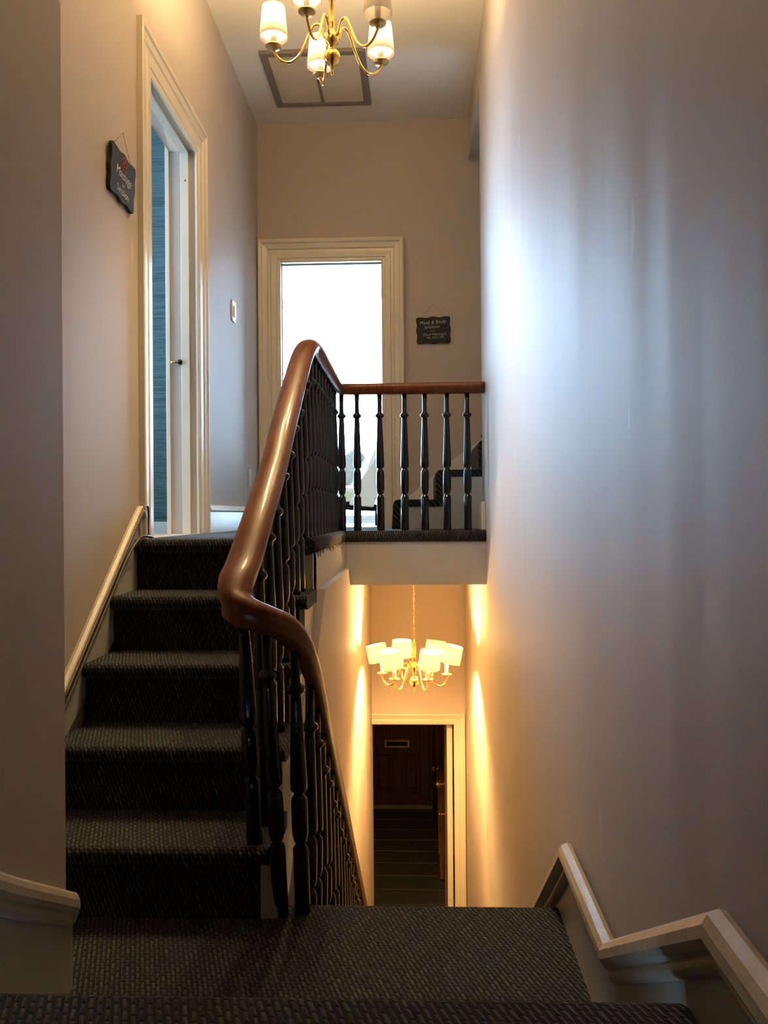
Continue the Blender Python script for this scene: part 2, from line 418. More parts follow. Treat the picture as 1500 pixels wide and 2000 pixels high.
# ground floor -----------------------------------------------------
gf = struct(MB().box(-1.1, .75, 2.0, 10.2, G - .1, G - .006).build('floor', M_grout), 'dark slate tiled floor of the entrance')
tm = MB().box(-.146, .146, -.146, .146, -.006, .006).build('tile', M_slate, bevel=.003)
tile_src = tm
first = True
for j in range(14):
    y = 6.20 + j * .30
    for i in range(6):
        x = -.86 + i * .30 + (.0 if j % 2 else .08)
        if x < -1.0 or x > .62: continue
        if first: t = tile_src; first = False
        else: t = shared('tile', tile_src)
        t.parent = gf; t.location = (x, y, G - .005 + random.uniform(-.001, .001))
struct(MB().box(-1.1, -.98, 6.45, 10.2, G, -1.0).build('wall_entrance_left', M_wall), 'left wall of the entrance')
struct(MB().box(.50, .62, 6.45, 10.2, G, -1.0).build('wall_entrance_right', M_wall), 'right wall of the entrance')
struct(MB().box(-1.1, .62, 6.45, 10.2, -1.05, -.95).build('ceiling_entrance', M_ceil), 'entrance ceiling')
we = wall_with_hole(MB(), 'y', 10.12, 10.22, -1.1, .62, G, -1.0, [(-.66, .175, G, -1.5)])
struct(we.build('wall_entrance_end', M_oak), 'dark wall round the front door')
struct(MB().box(-.66, .175, 10.0, 10.13, G, G + .03).build('trim_3', M_stone), 'pale stone sill under the front door')

# far room ---------------------------------------------------------
FX0, FX1, FY1 = -2.5, 1.3, 8.3
struct(MB().box(FX0, FX1, YF + WT, FY1, H - .1, H + .002).build('floor', M_floorw), 'pale floor of the bright room')
wz = wall_with_hole(MB(), 'y', FY1, FY1 + .15, FX0, FX1, H - .1, ZC, [(-2.2, .25, H + .03, 2.585)])
struct(wz.build('wall_room_end', M_white), 'white window wall of the bright room')
struct(MB().box(FX0 - .1, FX0, YF + WT, FY1 + .15, H - .1, ZC).build('wall_room_left', M_white), 'white side wall of the bright room')
struct(MB().box(FX1, FX1 + .1, YF + WT, FY1 + .15, H - .1, ZC).build('wall_room_right', M_white), 'white side wall of the bright room')
def window(name, label, axis, pos, a0, a1, z0, z1, nx, nz, depth=.06):
    root = empty(name, (a0, pos, z0) if axis == 'y' else (pos, a0, z0)); struct(root, label)
    def bx(mb, p0, p1, q0, q1, d0, d1):
        if axis == 'y': mb.box(p0, p1, pos + d0, pos + d1, q0, q1)
        else: mb.box(pos + d0, pos + d1, p0, p1, q0, q1)
    f = MB(); w_ = .05
    bx(f, a0, a0 + w_, z0, z1, 0, depth); bx(f, a1 - w_, a1, z0, z1, 0, depth)
    bx(f, a0 + w_, a1 - w_, z0, z0 + w_, 0, depth); bx(f, a0 + w_, a1 - w_, z1 - w_, z1, 0, depth)
    keep(f.build('window_frame', M_trimw), root)
    pw = (a1 - a0 - 2 * w_) / nx; ph = (z1 - z0 - 2 * w_) / nz
    for i in range(1, nx):
        g = MB(); bx(g, a0 + w_ + i * pw - .015, a0 + w_ + i * pw + .015, z0 + w_, z1 - w_, .01, depth - .01); keep(g.build('glazing_bar', M_trimw), root)
    for j in range(1, nz):
        g = MB(); bx(g, a0 + w_, a1 - w_, z0 + w_ + j * ph - .015, z0 + w_ + j * ph + .015, .012, depth - .012); keep(g.build('glazing_bar', M_trimw), root)
    for i in range(nx):
        for j in range(nz):
            g = MB(); bx(g, a0 + w_ + i * pw + .012, a0 + w_ + (i + 1) * pw - .012, z0 + w_ + j * ph + .012, z0 + w_ + (j + 1) * ph - .012, .028, .032)
            keep(g.build('pane', M_pane), root)
    return root
window('window_1', 'blindingly bright floor length window of the far room', 'y', FY1 + .04, -2.2, .25, H + .03, 2.585, 1, 1)
# treatment room at the left --------------------------------------
struct(MB().box(-3.2, XL - WT, 2.4, 4.75, H - .1, H + .001).build('floor', M_floorw), 'floor of the treatment room')
struct(MB().box(-3.2, XL - WT, 4.62, 4.75, H, ZC).build('wall_teal', M_teal), 'teal grasscloth wall seen through the left doorway')
struct(MB().box(-3.2, XL - WT - .02, 4.60, 4.62, H, H + .055).build('baseboard_teal', M_trimw), 'white baseboard under the teal wall')
wq = wall_with_hole(MB(), 'x', -3.2, -3.1, 2.4, 4.75, H - .1, ZC, [(2.7, 3.95, .6, 2.1)])
struct(wq.build('wall_treatment_left', M_white), 'window wall of the treatment room')
struct(MB().box(-3.2, XL - WT, 2.3, 2.4, H - .1, ZC).build('wall_treatment_near', M_white), 'near wall of the treatment room')
window('window_2', 'window of the treatment room', 'x', -3.16, 2.7, 3.95, .6, 2.1, 2, 2)
# side stair enclosure at the right --------------------------------
struct(MB().box(R + .12, 2.1, 4.58, 4.70, -.30, ZC).build('wall_side_stair', M_wall), 'near wall of the side stairs')
struct(MB().box(2.0, 2.1, 4.58, YF + .13, -.30, ZC).build('wall_side_stair_end', M_wall), 'end wall of the side stairs')

# door casings -----------------------------------------------------
def casing(name, a0, a1, zb, zt, prof, mapf, mat, label, left=True):
    mb = MB(); n = len(prof); vs = []
    for o_, p_ in prof:
        pl = [(a0 - o_, zb), (a0 - o_, zt + o_), (a1 + o_, zt + o_), (a1 + o_, zb)]
        if not left: pl = pl[1:]; pl[0] = (a0, zt + o_)
        vs.append([mapf(a, z, p_) for a, z in pl])
    k = len(vs[0]); flat = [v for row in vs for v in row]
    fs = [[i * k + j, i * k + j + 1, (i + 1) * k + j + 1, (i + 1) * k + j] for i in range(n - 1) for j in range(k - 1)]
    mb.add(flat, fs)
    o = mb.build(name, mat, fix=True); return struct(o, label)
PROF = [(-.012, -.01), (-.012, .012), (.0, .018), (.012, .018), (.016, .026), (.05, .030), (.056, .022), (.072, .022), (.080, .034), (.11, .040), (.118, .052), (.132, .055), (.142, .048), (.142, -.002)]
casing('trim_4', LD0, LD1, H, LDT, [(o_, p * .45) for o_, p in PROF], lambda a, z, p: (XL + p, a, z), M_trim, 'cream moulded casing round the tall left doorway')
casing('trim_5', FD0, FD1, H, FDT, [(o_ * .96, p) for o_, p in PROF], lambda a, z, p: (a, YF - p, z), M_trim, 'cream moulded casing round the bright far doorway')
casing('trim_6', BD0, BD1, G, BDT, [(o_ * .55, p * .8) for o_, p in PROF], lambda a, z, p: (a, YLW - p, z), M_trim, 'cream casing round the doorway at the foot of the stairs', left=False)
# jamb linings
jl = MB()
jl.box(XL - WT, XL, LD1, LD1 + .02, H, LDT); jl.box(XL - WT, XL, LD0 - .02, LD0, H, LDT); jl.box(XL - WT, XL, LD0, LD1, LDT, LDT + .02)
jl.box(XL - .075, XL - .035, LD1 - .014, LD1, H, LDT); jl.box(XL - .075, XL - .035, LD0, LD0 + .014, H, LDT); jl.box(XL - .075, XL - .035, LD0, LD1, LDT - .014, LDT)
jl.box(XL - WT - .02, XL - WT, LD1 - .01, LD1 + .09, H, LDT + .09)
d3 = struct(jl.build('door_1', M_trim, bevel=.002), 'cream jamb lining of the left doorway')
kb = MB().lathe([(.0055, 0), (.0055, .018), (.011, .019), (.0135, .024), (.0125, .034), (.006, .038)], (XL - .108, LD1 - .014, .735), 10, rot=Quaternion((0, 1, 0), math.pi / 2))
kb = kb.build('door_knob', M_black); kb.parent = d3; tag(kb, 'small black knob on the jamb')
sh = MB().lathe([(.006, -.016), (.006, .004)], (XL - .108, LD1 - .014, .735), 8, rot=Quaternion((0, 1, 0), math.pi / 2)).build('knob_shaft', M_brass); sh.parent = d3
hl = MB().lathe([(.0045, 0), (.0045, .003)], (XL - .05, LD1 - .012, 1.60), 8, rot=Quaternion((1, 0, 0), math.pi / 2)).build('screw_hole', M_dark); hl.parent = d3
jf = MB()
jf.box(FD0 - .02, FD0, YF, YF + WT, H, FDT); jf.box(FD1, FD1 + .02, YF, YF + WT, H, FDT); jf.box(FD0, FD1, YF, YF + WT, FDT, FDT + .02)
jf.box(FD0, FD0 + .014, YF + .05, YF + .085, H, FDT); jf.box(FD1 - .014, FD1, YF + .05, YF + .085, H, FDT); jf.box(FD0, FD1, YF + .05, YF + .085, FDT - .014, FDT)
d4 = struct(jf.build('door_2', M_trimw, bevel=.002), 'white jamb lining and open leaf of the far doorway')
lf = MB().box(FD1 - .006, FD1 + .03, YF + WT + .005, YF + WT + .70, H + .01, FDT - .01).build('door_leaf', M_trimw, d4, bevel=.003)
for zz in (.25, .75, 1.45):
    hg = MB().lathe([(.006, 0), (.006, .08)], (FD1 - .012, YF + WT - .004, zz), 8).build('hinge', M_brassd, lf)

# skirtings --------------------------------------------------------
def strip(name, path, prof, mapf, mat, parent=None):
    """profile (proud, up) carried along a 2D wall path (a, z) without mitring artefacts"""
    mb = MB(); k = len(prof); vs = []
    for i, (a, z) in enumerate(path):
        a0, z0 = path[max(i - 1, 0)]; a1, z1 = path[min(i + 1, len(path) - 1)]
        d = Vector((a1 - a0, z1 - z0)).normalized(); nrm = Vector((-d.y, d.x))
        if nrm.y < 0: nrm = -nrm
        if 0 < i < len(path) - 1:
            d1 = (Vector((a, z)) - Vector((a0, z0))).normalized()
            c = max(.5, abs(nrm.dot(Vector((-d1.y, d1.x))))); nrm = nrm / c
        for p_, q in prof: vs.append(mapf(a + nrm.x * q, z + nrm.y * q, p_))
    n = len(path)
    mb.add(vs, [[i * k + j, i * k + (j + 1) % k, (i + 1) * k + (j + 1) % k, (i + 1) * k + j] for i in range(n - 1) for j in range(k)])
    mb.add(vs[:k], [list(range(k))]); mb.add(vs[-k:], [list(range(k))])
    o = mb.build(name, mat, parent, bevel=.003); return o
CAP = [(0, .012), (.010, .014), (.024, .008), (.031, -.002), (.032, -.016), (.026, -.026), (.016, -.032), (.018, -.042), (.012, -.052), (0, -.055)]
# right wall: lower rake, level over the landing, rake up, level
rp = [(5.3, -.773 - (5.3 - 1.951) * .75), (1.951, -.773), (1.52, -.781), (.974, -.467), (-3.6, -.467)]
rp = [(a, z - .004) for a, z in rp]
b = MB()
b.prism([(5.3, rp[0][1] - .03), (1.951, -.80), (1.52, -.80), (.974, -.49), (-3.6, -.49), (-3.6, UPZ - .1), (.9, UPZ - .1), (1.7, -1.02), (2.05, -1.02), (5.3, -3.5)], 'x', R - .012, R + .001)
br = struct(b.build('baseboard_right', M_fascia), 'painted skirting stepping up along the right wall')
o = strip('cap_moulding', rp, CAP, lambda a, z, p: (R - .010 - p, a, z), M_cap, br)
# left stair wall skirting
lpz = [(1.86, -.868), (2.99, .002), (3.03, .030), (3.058, .030), (3.072, -.005), (3.076, -.08)]
b = MB().prism([(1.75, -1.0), (1.75, -.965), (2.99, -.012), (3.05, .010), (3.075, -.01), (3.075, H - .001), (3.02, H - .2)], 'x', XL - .001, XL + .014)
bl = struct(b.build('baseboard_left', M_fascia), 'painted raked skirting beside the left flight')
o = strip('cap_moulding', lpz, [(p * .8, q * .72) for p, q in CAP], lambda a, z, p: (XL + .012 + p, a, z), M_cap, bl)
# hall baseboard
b = MB().prism([(XL, H), (XL + .02, H), (XL + .02, H + .105), (XL + .026, H + .112), (XL + .024, H + .125), (XL + .010, H + .135), (XL, H + .14)], 'y', LD1 + .15, YF - .003)
struct(b.build('baseboard_hall', M_trimw), 'white hall baseboard beyond the left doorway')
b = MB().box(FD1 + .14, R + .4, YF - .018, YF, H, H + .13)
struct(b.build('baseboard_far', M_trimw), 'white baseboard of the far wall')
# foot block at the right wall end
struct(MB().prism([(4.37, H), (4.585, H), (4.585, H + .10), (4.56, H + .135), (4.37, H + .15)], 'x', R - .022, R).build('trim_7', M_trim, bevel=.004), 'cream skirting block where the cross rail meets the wall')
# pillar skirting: rises toward the viewer with the upper steps
b = MB().prism([(PY + .006, LAND), (PY + .006, -.83), (1.485, -.68), (1.0, -.39), (-3.6, -.39), (-3.6, UPZ - .1), (1.0, UPZ - .1), (1.35, LAND)], 'x', PX - .02, PX + .006)
bp_ = struct(b.build('baseboard_pillar', M_fascia), 'painted skirting on the wall end at the left edge')
strip('cap_moulding', [(PY + .010, -.812), (1.485, -.664), (1.0, -.375), (-3.6, -.375)], [(p * .5, q) for p, q in CAP], lambda a, z, p: (PX + .005 + p, a, z), M_cap, bp_)
o = MB().prism([(PX - .40, -.80), (PX + .006, -.80), (PX + .018, -.812), (PX + .020, -.83), (PX + .015, -.845), (PX + .008, -.865), (PX - .40, -.865)], 'y', PY + .004, PY + .020).build('cap_moulding', M_cap, bp_, bevel=.004)

# ================================================================== STAIRS
def step_prof(y, zlow, ztop, t, s=1):
    """s=+1: climbs towards +y (nosing on the -y side)"""
    p = [(y + s * t, zlow), (y + s * t, ztop)]
    cy, cz, rr = y - s * NOSE + s * .021, ztop - .021, .021
    for k in range(7):
        an = math.pi / 2 + k * math.pi / 6
        p.append((cy + s * rr * math.cos(an), cz + rr * math.sin(an)))
    p += [(y, ztop - .05), (y, zlow)]
    return p
# left flight up to the hall
root = empty('stair_flight', (-.7, Y0, LAND))
tag(root, 'dark carpeted flight of five steps climbing to the hall at the left', 'stairs')
for k in range(1, 6):
    y = Y0 + (k - 1) * t_; zt = LAND + k * r_; zl = zt - r_
    tt = t_ if k < 5 else .0005
    mb = MB().prism(step_prof(y, zl, zt, tt), 'x', XL + .014, XS, False)
    if k < 5:
        q = [(a, max(b_, zt - .048)) for a, b_ in step_prof(y, zl, zt, tt)]
        mb.prism(q, 'x', XS, -.362, False)
    keep(mb.build('step', M_car_up, bevel=.006), root)
sg = MB()
for k in range(1, 5):
    y = Y0 + (k - 1) * t_; zt = LAND + k * r_
    sg.box(XS, -.374, y + .002, y + t_ + .002, max(LAND, zt - .42), zt - .048)
sg.box(XS, -.372, Y0 + 4 * t_, 3.1, -.5, H - .055)
sg.box(XS, -.350, Y0 + .004, 2.16, LAND, LAND + r_ - .05)
keep(sg.build('stringer', M_fascia), root)
# lower flight down to the entrance
root = empty('stair_flight', (0, 2.12, LAND)); rl = .18; tl = .24
tag(root, 'steep carpeted flight dropping to the entrance below the lower chandelier', 'stairs')
keep(MB().box(-.345, R - .012, 2.10, 2.1205, LAND - rl, LAND - .04).build('riser', M_car_dn), root)
for k in range(1, 14):
    y = 2.12 + tl * k; zt = LAND - rl * k
    keep(MB().prism(step_prof(y, zt - rl, zt, tl, -1), 'x', -.345, R - .012).build('step', M_car_dn), root)
# steps up to the upper landing, in front of the viewer
root = empty('stair_flight', (0, 1.35, LAND))
tag(root, 'nearest carpeted steps along the bottom edge of the picture', 'stairs')
keep(MB().prism(step_prof(1.325, LAND, LAND + .18, .24, -1), 'x', PX + .012, R - .012).build('step', M_car_dn), root)
keep(MB().prism(step_prof(1.085, LAND + .18, UPZ, .19, -1), 'x', PX + .012, R - .012).build('step', M_car_dn, bevel=.012), root)
# side flight climbing to the right behind the cross balustrade
root = empty('stair_flight', (-.13, 5.1, H)); SY = 4.87; rs = .172; ts = .249
tag(root, 'side stairs climbing to the right behind the cross balustrade', 'stairs')
for k in range(1, 7):
    x = -.131 + (k - 1) * ts; zt = H + k * rs; zl = zt - rs
    mb = MB()
    pr = [(x + .040, zl - (.0 if k == 1 else .042)), (x + .040, zt - .043), (x + ts + .02, zt - .043), (x + ts + .02, zt), (x + .03, zt), (x + .012, zt - .005), (x + .002, zt - .018), (x - .002, zt - .04), (x - .010 if k == 1 else x, zl)]
    if k > 1: pr.append((x, zl - .042))
    mb.prism(pr, 'y', SY - .008, YF - .02)
    keep(mb.build('step', M_car_x, bevel=.005), root)
st = MB()
for k in range(1, 7):
    x = -.131 + (k - 1) * ts
    st.box(x + .03, x + ts + .03, SY, SY + .02, H, H + k * rs - .04)
keep(st.build('stringer', M_fascia), root)
sk = MB().prism([(-.05, H + .01), (1.9, H + .01 + 1.95 * rs / ts), (1.9, H + .24 + 1.95 * rs / ts), (.28, H + .24 + .33 * rs / ts), (-.05, H + .20)], 'y', YF - .02, YF - .002)
keep(sk.build('raked_skirting', M_trimw), root)
dp = MB().lathe([(.006, 0), (.020, .003), (.022, .012), (.014, .03), (.011, .05), (.011, .09)], (R + .033, 4.80, .437), 10)
keep(dp.build('drop_finial', M_black), root)

# ================================================================== BALUSTRADE
bal = empty('balustrade', (-.41, 3.1, H))
tag(bal, 'mahogany handrail on black turned balusters winding round the stairwell', 'balustrade')
top = [(R - .004, 4.375, .696), (.1, 4.375, .696), (-.2, 4.375, .695), (-.33, 4.375, .695), (-.392, 4.345, .695), (-.41, 4.28, .696), (-.41, 4.0, .697), (-.41, 3.6, .70),
       (-.41, 3.36, .702), (-.41, 3.24, .692), (-.41, 3.12, .652), (-.41, 3.0, .590), (-.41, 2.83, .478), (-.41, 2.6, .318), (-.412, 2.4, .162), (-.418, 2.2, .025), (-.426, 2.06, -.080),
       (-.431, 1.99, -.122), (-.423, 1.945, -.158), (-.395, 1.93, -.182), (-.352, 1.945, -.205), (-.314, 1.99, -.232), (-.288, 2.06, -.283), (-.277, 2.17, -.362), (-.273, 2.32, -.475),
       (-.272, 2.5, -.62), (-.273, 3.0, -1.0), (-.276, 3.53, -1.41), (-.28, 4.31, -2.0), (-.28, 5.2, -2.67)]
WID = [1.08] * 15 + [1.12, 1.18, 1.15, 1.05, .95, .88, .80, .72, .62, .55, .50, .48, .48, .48, .48]   # the rail slims after the wreath
pth = catmull(top, 7)
RT = .036
prof = [(.0375 * math.cos(a), .008 + .024 * math.sin(a)) for a in [math.pi * k / 10 for k in range(11)]] + [(-.036, -.004), (-.030, -.012), (-.026, -.026), (.026, -.026), (.030, -.012), (.036, -.004)]
HGT = [1.0] * 15 + [1.05, 1.2, 1.45, 1.6, 1.55, 1.4, 1.2, 1.1, 1.0, 1.0, 1.0, 1.0, 1.0, 1.0, 1.0]
wid = []; hgt = []
for i in range(len(WID) - 1):
    wid += [WID[i] + (WID[i + 1] - WID[i]) * k / 7 for k in range(7)]
    hgt += [HGT[i] + (HGT[i + 1] - HGT[i]) * k / 7 for k in range(7)]
wid.append(WID[-1]); hgt.append(HGT[-1])
mb = MB().sweep([p - Vector((0, 0, RT)) for p in pth], prof, wid=wid, hgt=hgt)
keep(mb.build('handrail', M_rail), bal)
def rail_under(y, seg):
    """underside height of the rail at depth y; seg 0: upper run, 1: lower run"""
    best = None
    half = [p for i, p in enumerate(pth)]
    turn = min(range(len(pth)), key=lambda i: pth[i].y)
    run = pth[5 * 7:turn] if seg == 0 else pth[turn:]
    for a, b_ in zip(run[:-1], run[1:]):
        lo, hi = (a, b_) if a.y <= b_.y else (b_, a)
        if lo.y <= y <= hi.y and hi.y - lo.y > 1e-6:
            f = (y - lo.y) / (hi.y - lo.y); q = lo.lerp(hi, f); best = q
    return best
BP = [(.0195, 0), (.0205, .004), (.0200, .245), (.0185, .252), (.0130, .262), (.0115, .270), (.0165, .276), (.0175, .286), (.0200, .300), (.0208, .315), (.0208, .420), (.0195, .436), (.0135, .449), (.0118, .457),
      (.0178, .464), (.0212, .472), (.0214, .50), (.0185, .62), (.0155, .74), (.0140, .80), (.0135, .822), (.0170, .826), (.0222, .833), (.0235, .841), (.0215, .850), (.0150, .856), (.0122, .866), (.0115, .93), (.0128, 1.0)]
src = MB().lathe(BP, (0, 0, 0), 12).build('baluster', M_black)
src_used = [False]
def baluster(p0, p1):
    p0 = Vector(p0); p1 = Vector(p1); d = p1 - p0
    if not src_used[0]: o = src; src_used[0] = True
    else: o = shared('baluster', src)
    o.parent = bal; o.location = p0 - Vector(bal.location)
    o.rotation_mode = 'QUATERNION'; o.rotation_quaternion = Vector((0, 0, 1)).rotation_difference(d.normalized())
    o.scale = (1, 1, d.length)
    return o
# left flight: one at the foot on the first tread, two a tread, then along the level hall edge
baluster((-.409, 2.078, LAND + r_ - .004), (-.427, 2.03, -.165))
Y = 2.20
while Y < 4.33:
    k = min(5, int((Y - (Y0 - NOSE)) / t_) + 1)
    q = rail_under(Y, 0)
    if q is not None: baluster((-.410, Y, LAND + k * r_ - .004), (q.x, Y, q.z - RT - .020))
    Y += .1195
# cross balustrade
for x in (-.386, -.305, -.183, -.056, .049, .165, .273):
    baluster((x, 4.372, H - .004), (x + random.uniform(-.003, .006), 4.375, .692 - RT - .02))
# wreath balusters on the landing and down the lower flight
baluster((-.346, 2.088, LAND - .004), (-.360, 1.975, -.262))
baluster((-.293, 2.100, LAND - .004), (-.300, 2.04, -.318))
Y = 2.20
while Y < 5.2:
    k = max(1, min(13, int((Y - 2.12) / tl) + 1))
    q = rail_under(Y, 1)
    if q is not None: baluster((-.290, Y, LAND - k * rl - .004), (q.x - .008, Y, q.z - RT - .02))
    Y += .12
NP = [(.035, 0), (.036, .25), (.022, .27), (.034, .30), (.034, .45), (.02, .47), (.034, .5), (.024, .82), (.036, .84), (.02, .87), (.024, .98), (.04, 1.0)]
o = MB().lathe([(a, b_ * .80) for a, b_ in NP], (-.283, 5.245, G), 14).build('newel_post', M_black); keep(o, bal)

# ================================================================== CHANDELIERS
def chandelier(name, label, loc, ceil_z, n, phase, R0, arm, shade, candle_h, bulb_mat, off=(), tilt={}, chain=True, ballz=-.04, ballr=.032, hubz=.03):
    root = empty(name, loc); tag(root, label, 'chandelier')
    # turned central stem
    col = [(.004, ballz - ballr - .034), (.007, ballz - ballr - .028), (.004, ballz - ballr - .020), (.008, ballz - ballr - .006)]
    for k in range(1, 12):
        a = -math.pi / 2 + math.pi * k / 12; col.append((ballr * math.cos(a), ballz + ballr * math.sin(a)))
    col += [(.008, ballz + ballr + .004), (.014, hubz - .022), (.024, hubz - .014), (.026, hubz), (.024, hubz + .014), (.013, hubz + .022), (.010, hubz + .04), (.016, hubz + .052), (.010, hubz + .066),
            (.013, hubz + .10), (.008, hubz + .14), (.012, hubz + .146), (.006, hubz + .155), (.004, hubz + .17)]
    o = MB().lathe(col, (0, 0, 0), 20).build('stem', M_brass, root)
    zt = hubz + .17
    # chain links up to a ceiling canopy
    cz = ceil_z - loc[2]
    link = MB().tube([(.006 * math.cos(a), 0, .0135 * math.sin(a)) for a in [2 * math.pi * k / 12 for k in range(12)]], .0016, 5, closed=True, upv=(0, 1, 0)).build('chain_link', M_brassd, root)
    z = zt + .010; k = 0
    while z < cz - .03:
        l_ = link if k == 0 else shared('chain_link', link)
        l_.location = (0, 0, z); l_.rotation_euler = (0, 0, (k % 2) * math.pi / 2 + .3)
        z += .0225; k += 1
    MB().lathe([(.006, cz - .05), (.012, cz - .045), (.035, cz - .02), (.055, cz - .006), (.056, cz)], (0, 0, 0), 20).build('canopy', M_brass, root)
    # one arm with its candle, drip pan, shade and bulb; the others share the meshes
    sr0, sr1, sz, sh_ = shade      # bottom radius, top radius, bottom height, height
    am = MB().tube(catmull([(a, 0, b_) for a, b_ in arm], 6), .0052, 8, upv=(0, 1, 0)); am.lathe([(.0075, -.012), (.009, -.004), (.006, .004)], (R0, 0, 0), 10)
    am = am.build('arm', M_brass)
    bo = MB().lathe([(.006, -.006), (.022, -.001), (.031, .006), (.032, .009), (.029, .008), (.018, .004), (.008, .003)], (0, 0, 0), 18).build('drip_pan', M_brassd)
    ca = MB().lathe([(.009, .004), (.0115, .006), (.0115, candle_h), (.008, candle_h + .002)], (0, 0, 0), 12).build('candle', M_cand)
    sd = MB().lathe([(sr0, sz), (sr0 * .985 + sr1 * .015, sz + sh_ * .02), (sr1, sz + sh_), (sr1 - .002, sz + sh_), (sr0 - .002, sz), (sr0, sz)], (0, 0, 0), 28, cap=False)
    sd = sd.build('shade', M_shade)
    bz = candle_h + .026
    bb = MB().lathe([(.006, bz - .024), (.013, bz - .014), (.0175, bz), (.016, bz + .014), (.008, bz + .030), (.001, bz + .040)], (0, 0, 0), 12)
    bb = bb.build('bulb', bulb_mat)
    offm = bb.data.copy(); offm.materials.clear(); offm.materials.append(M_bulb_off)
    for i in range(n):
        A = am if i == 0 else shared('arm', am)
        A.parent = root; A.rotation_euler = (0, 0, math.radians(phase + i * 360 / n))
        for s_ in (bo, ca, sd, bb):
            c = s_ if i == 0 else shared(s_.name.split('.')[0], s_)
            c.parent = A; c.location = (R0, 0, 0)
            if s_ is sd and i in tilt: c.rotation_euler = tilt[i]
            if s_ is bb and i in off: c.data = offm
    return root
ARM_U = [(.018, .035), (.030, .040), (.036, .065), (.050, .085), (.070, .080), (.088, .045), (.105, .005), (.128, -.034), (.160, -.054), (.192, -.045), (.213, -.020), (.219, -.004)]
chandelier('chandelier', 'five armed brass chandelier with one unlit shade at the top of the picture', (-.299, 3.103, 1.75), ZC, 5, 36, .219, ARM_U, (.053, .042, .040, .115), .090, M_bulb_u, off=(4,))
ARM_L = [(.018, .030), (.028, .040), (.040, .060), (.058, .066), (.080, .035), (.100, -.01), (.125, -.052), (.155, -.065), (.180, -.050), (.193, -.022), (.196, -.004)]
chandelier('chandelier', 'six armed brass chandelier with drum shades glowing above the lower doorway', (-.016, 5.04, -.965), -.34, 6, -6, .196, ARM_L, (.063, .061, .078, .104), .090, M_bulb_l, tilt={0: (0, .22, 0), 2: (.0, -.05, 0)}, hubz=.045)

# ================================================================== CEILING GRILLE
GX0, GX1, GY0, GY1 = -.855, -.262, 4.62, 5.24
gr = empty('ceiling_grille', ((GX0 + GX1) / 2, (GY0 + GY1) / 2, ZC)); tag(gr, 'brown framed return-air grille in the ceiling beyond the upper chandelier', 'grille')
fw_ = .042
for nm, bx in (('frame_rail', (GX0, GX1, GY0, GY0 + fw_)), ('frame_rail', (GX0, GX1, GY1 - fw_, GY1)), ('frame_rail', (GX0, GX0 + fw_, GY0 + fw_, GY1 - fw_)), ('frame_rail', (GX1 - fw_, GX1, GY0 + fw_, GY1 - fw_))):
    keep(MB().box(*bx, ZC - .022, ZC).build(nm, M_grille, bevel=.004), gr)
keep(MB().box(GX0 + fw_, GX1 - fw_, GY0 + fw_, GY1 - fw_, ZC - .004, ZC).build('backing', M_dark), gr)
gxm = (GX0 + GX1) / 2
keep(MB().box(gxm - .009, gxm + .009, GY0 + fw_, GY1 - fw_, ZC - .020, ZC - .004).build('divider', M_grille), gr)
sl = MB(); y = GY0 + fw_ + .006
while y < GY1 - fw_ - .004:
    for a, b_ in ((GX0 + fw_, gxm - .009), (gxm + .009, GX1 - fw_)):
        sl.prism([(y, ZC - .010), (y + .0105, ZC - .017), (y + .0105, ZC - .0158), (y, ZC - .0088)], 'x', a, b_)
    y += .0125
o = keep(sl.build('louvres', M_slat), gr); tag(o, kind='stuff')

# ================================================================== HANGING SIGNS
def plaque_outline(w, h, a=.0038):
    pts = []; n = 26
    def side(p, q, nrm, L):
        for k in range(n):
            f = .10 + .80 * k / (n - 1)
            wv = a * (math.cos(2 * math.pi * (f - .5) * 2) * .6 + .5 * math.cos(6 * math.pi * (f - .5)) - .3)
            pts.append((p[0] + (q[0] - p[0]) * f + nrm[0] * wv, p[1] + (q[1] - p[1]) * f + nrm[1] * wv))
    A, B, Cc, D = (-w / 2, -h / 2), (w / 2, -h / 2), (w / 2, h / 2), (-w / 2, h / 2)
    def corner(c, s, t0):
        rr = min(w, h) * .09
        for k in range(5):
            an = t0 + math.pi / 2 * k / 4
            pts.append((c[0] - s[0] * rr + rr * 1.08 * math.cos(an), c[1] - s[1] * rr + rr * 1.08 * math.sin(an)))
    side(A, B, (0, -1), w); corner(B, (1, -1), -math.pi / 2); side(B, Cc, (1, 0), h); corner(Cc, (1, 1), 0)
    side(Cc, D, (0, 1), w); corner(D, (-1, 1), math.pi / 2); side(D, A, (-1, 0), h); corner(A, (-1, -1), math.pi)
    return pts
def text_mesh(body, size, shear=.1, off=-.006):
    cu = bpy.data.curves.new('txt', 'FONT'); cu.body = body; cu.size = size; cu.align_x = 'CENTER'; cu.shear = shear
    cu.offset = off * size * 2; cu.extrude = .0005; cu.resolution_u = 3
    o = bpy.data.objects.new('txt', cu); C.objects.link(o)
    dg = bpy.context.evaluated_depsgraph_get(); me = bpy.data.meshes.new_from_object(o.evaluated_get(dg))
    vs = [v.co.copy() for v in me.vertices]; fs = [list(p.vertices) for p in me.polygons]
    bpy.data.objects.remove(o); bpy.data.curves.remove(cu); bpy.data.meshes.remove(me)
    return vs, fs
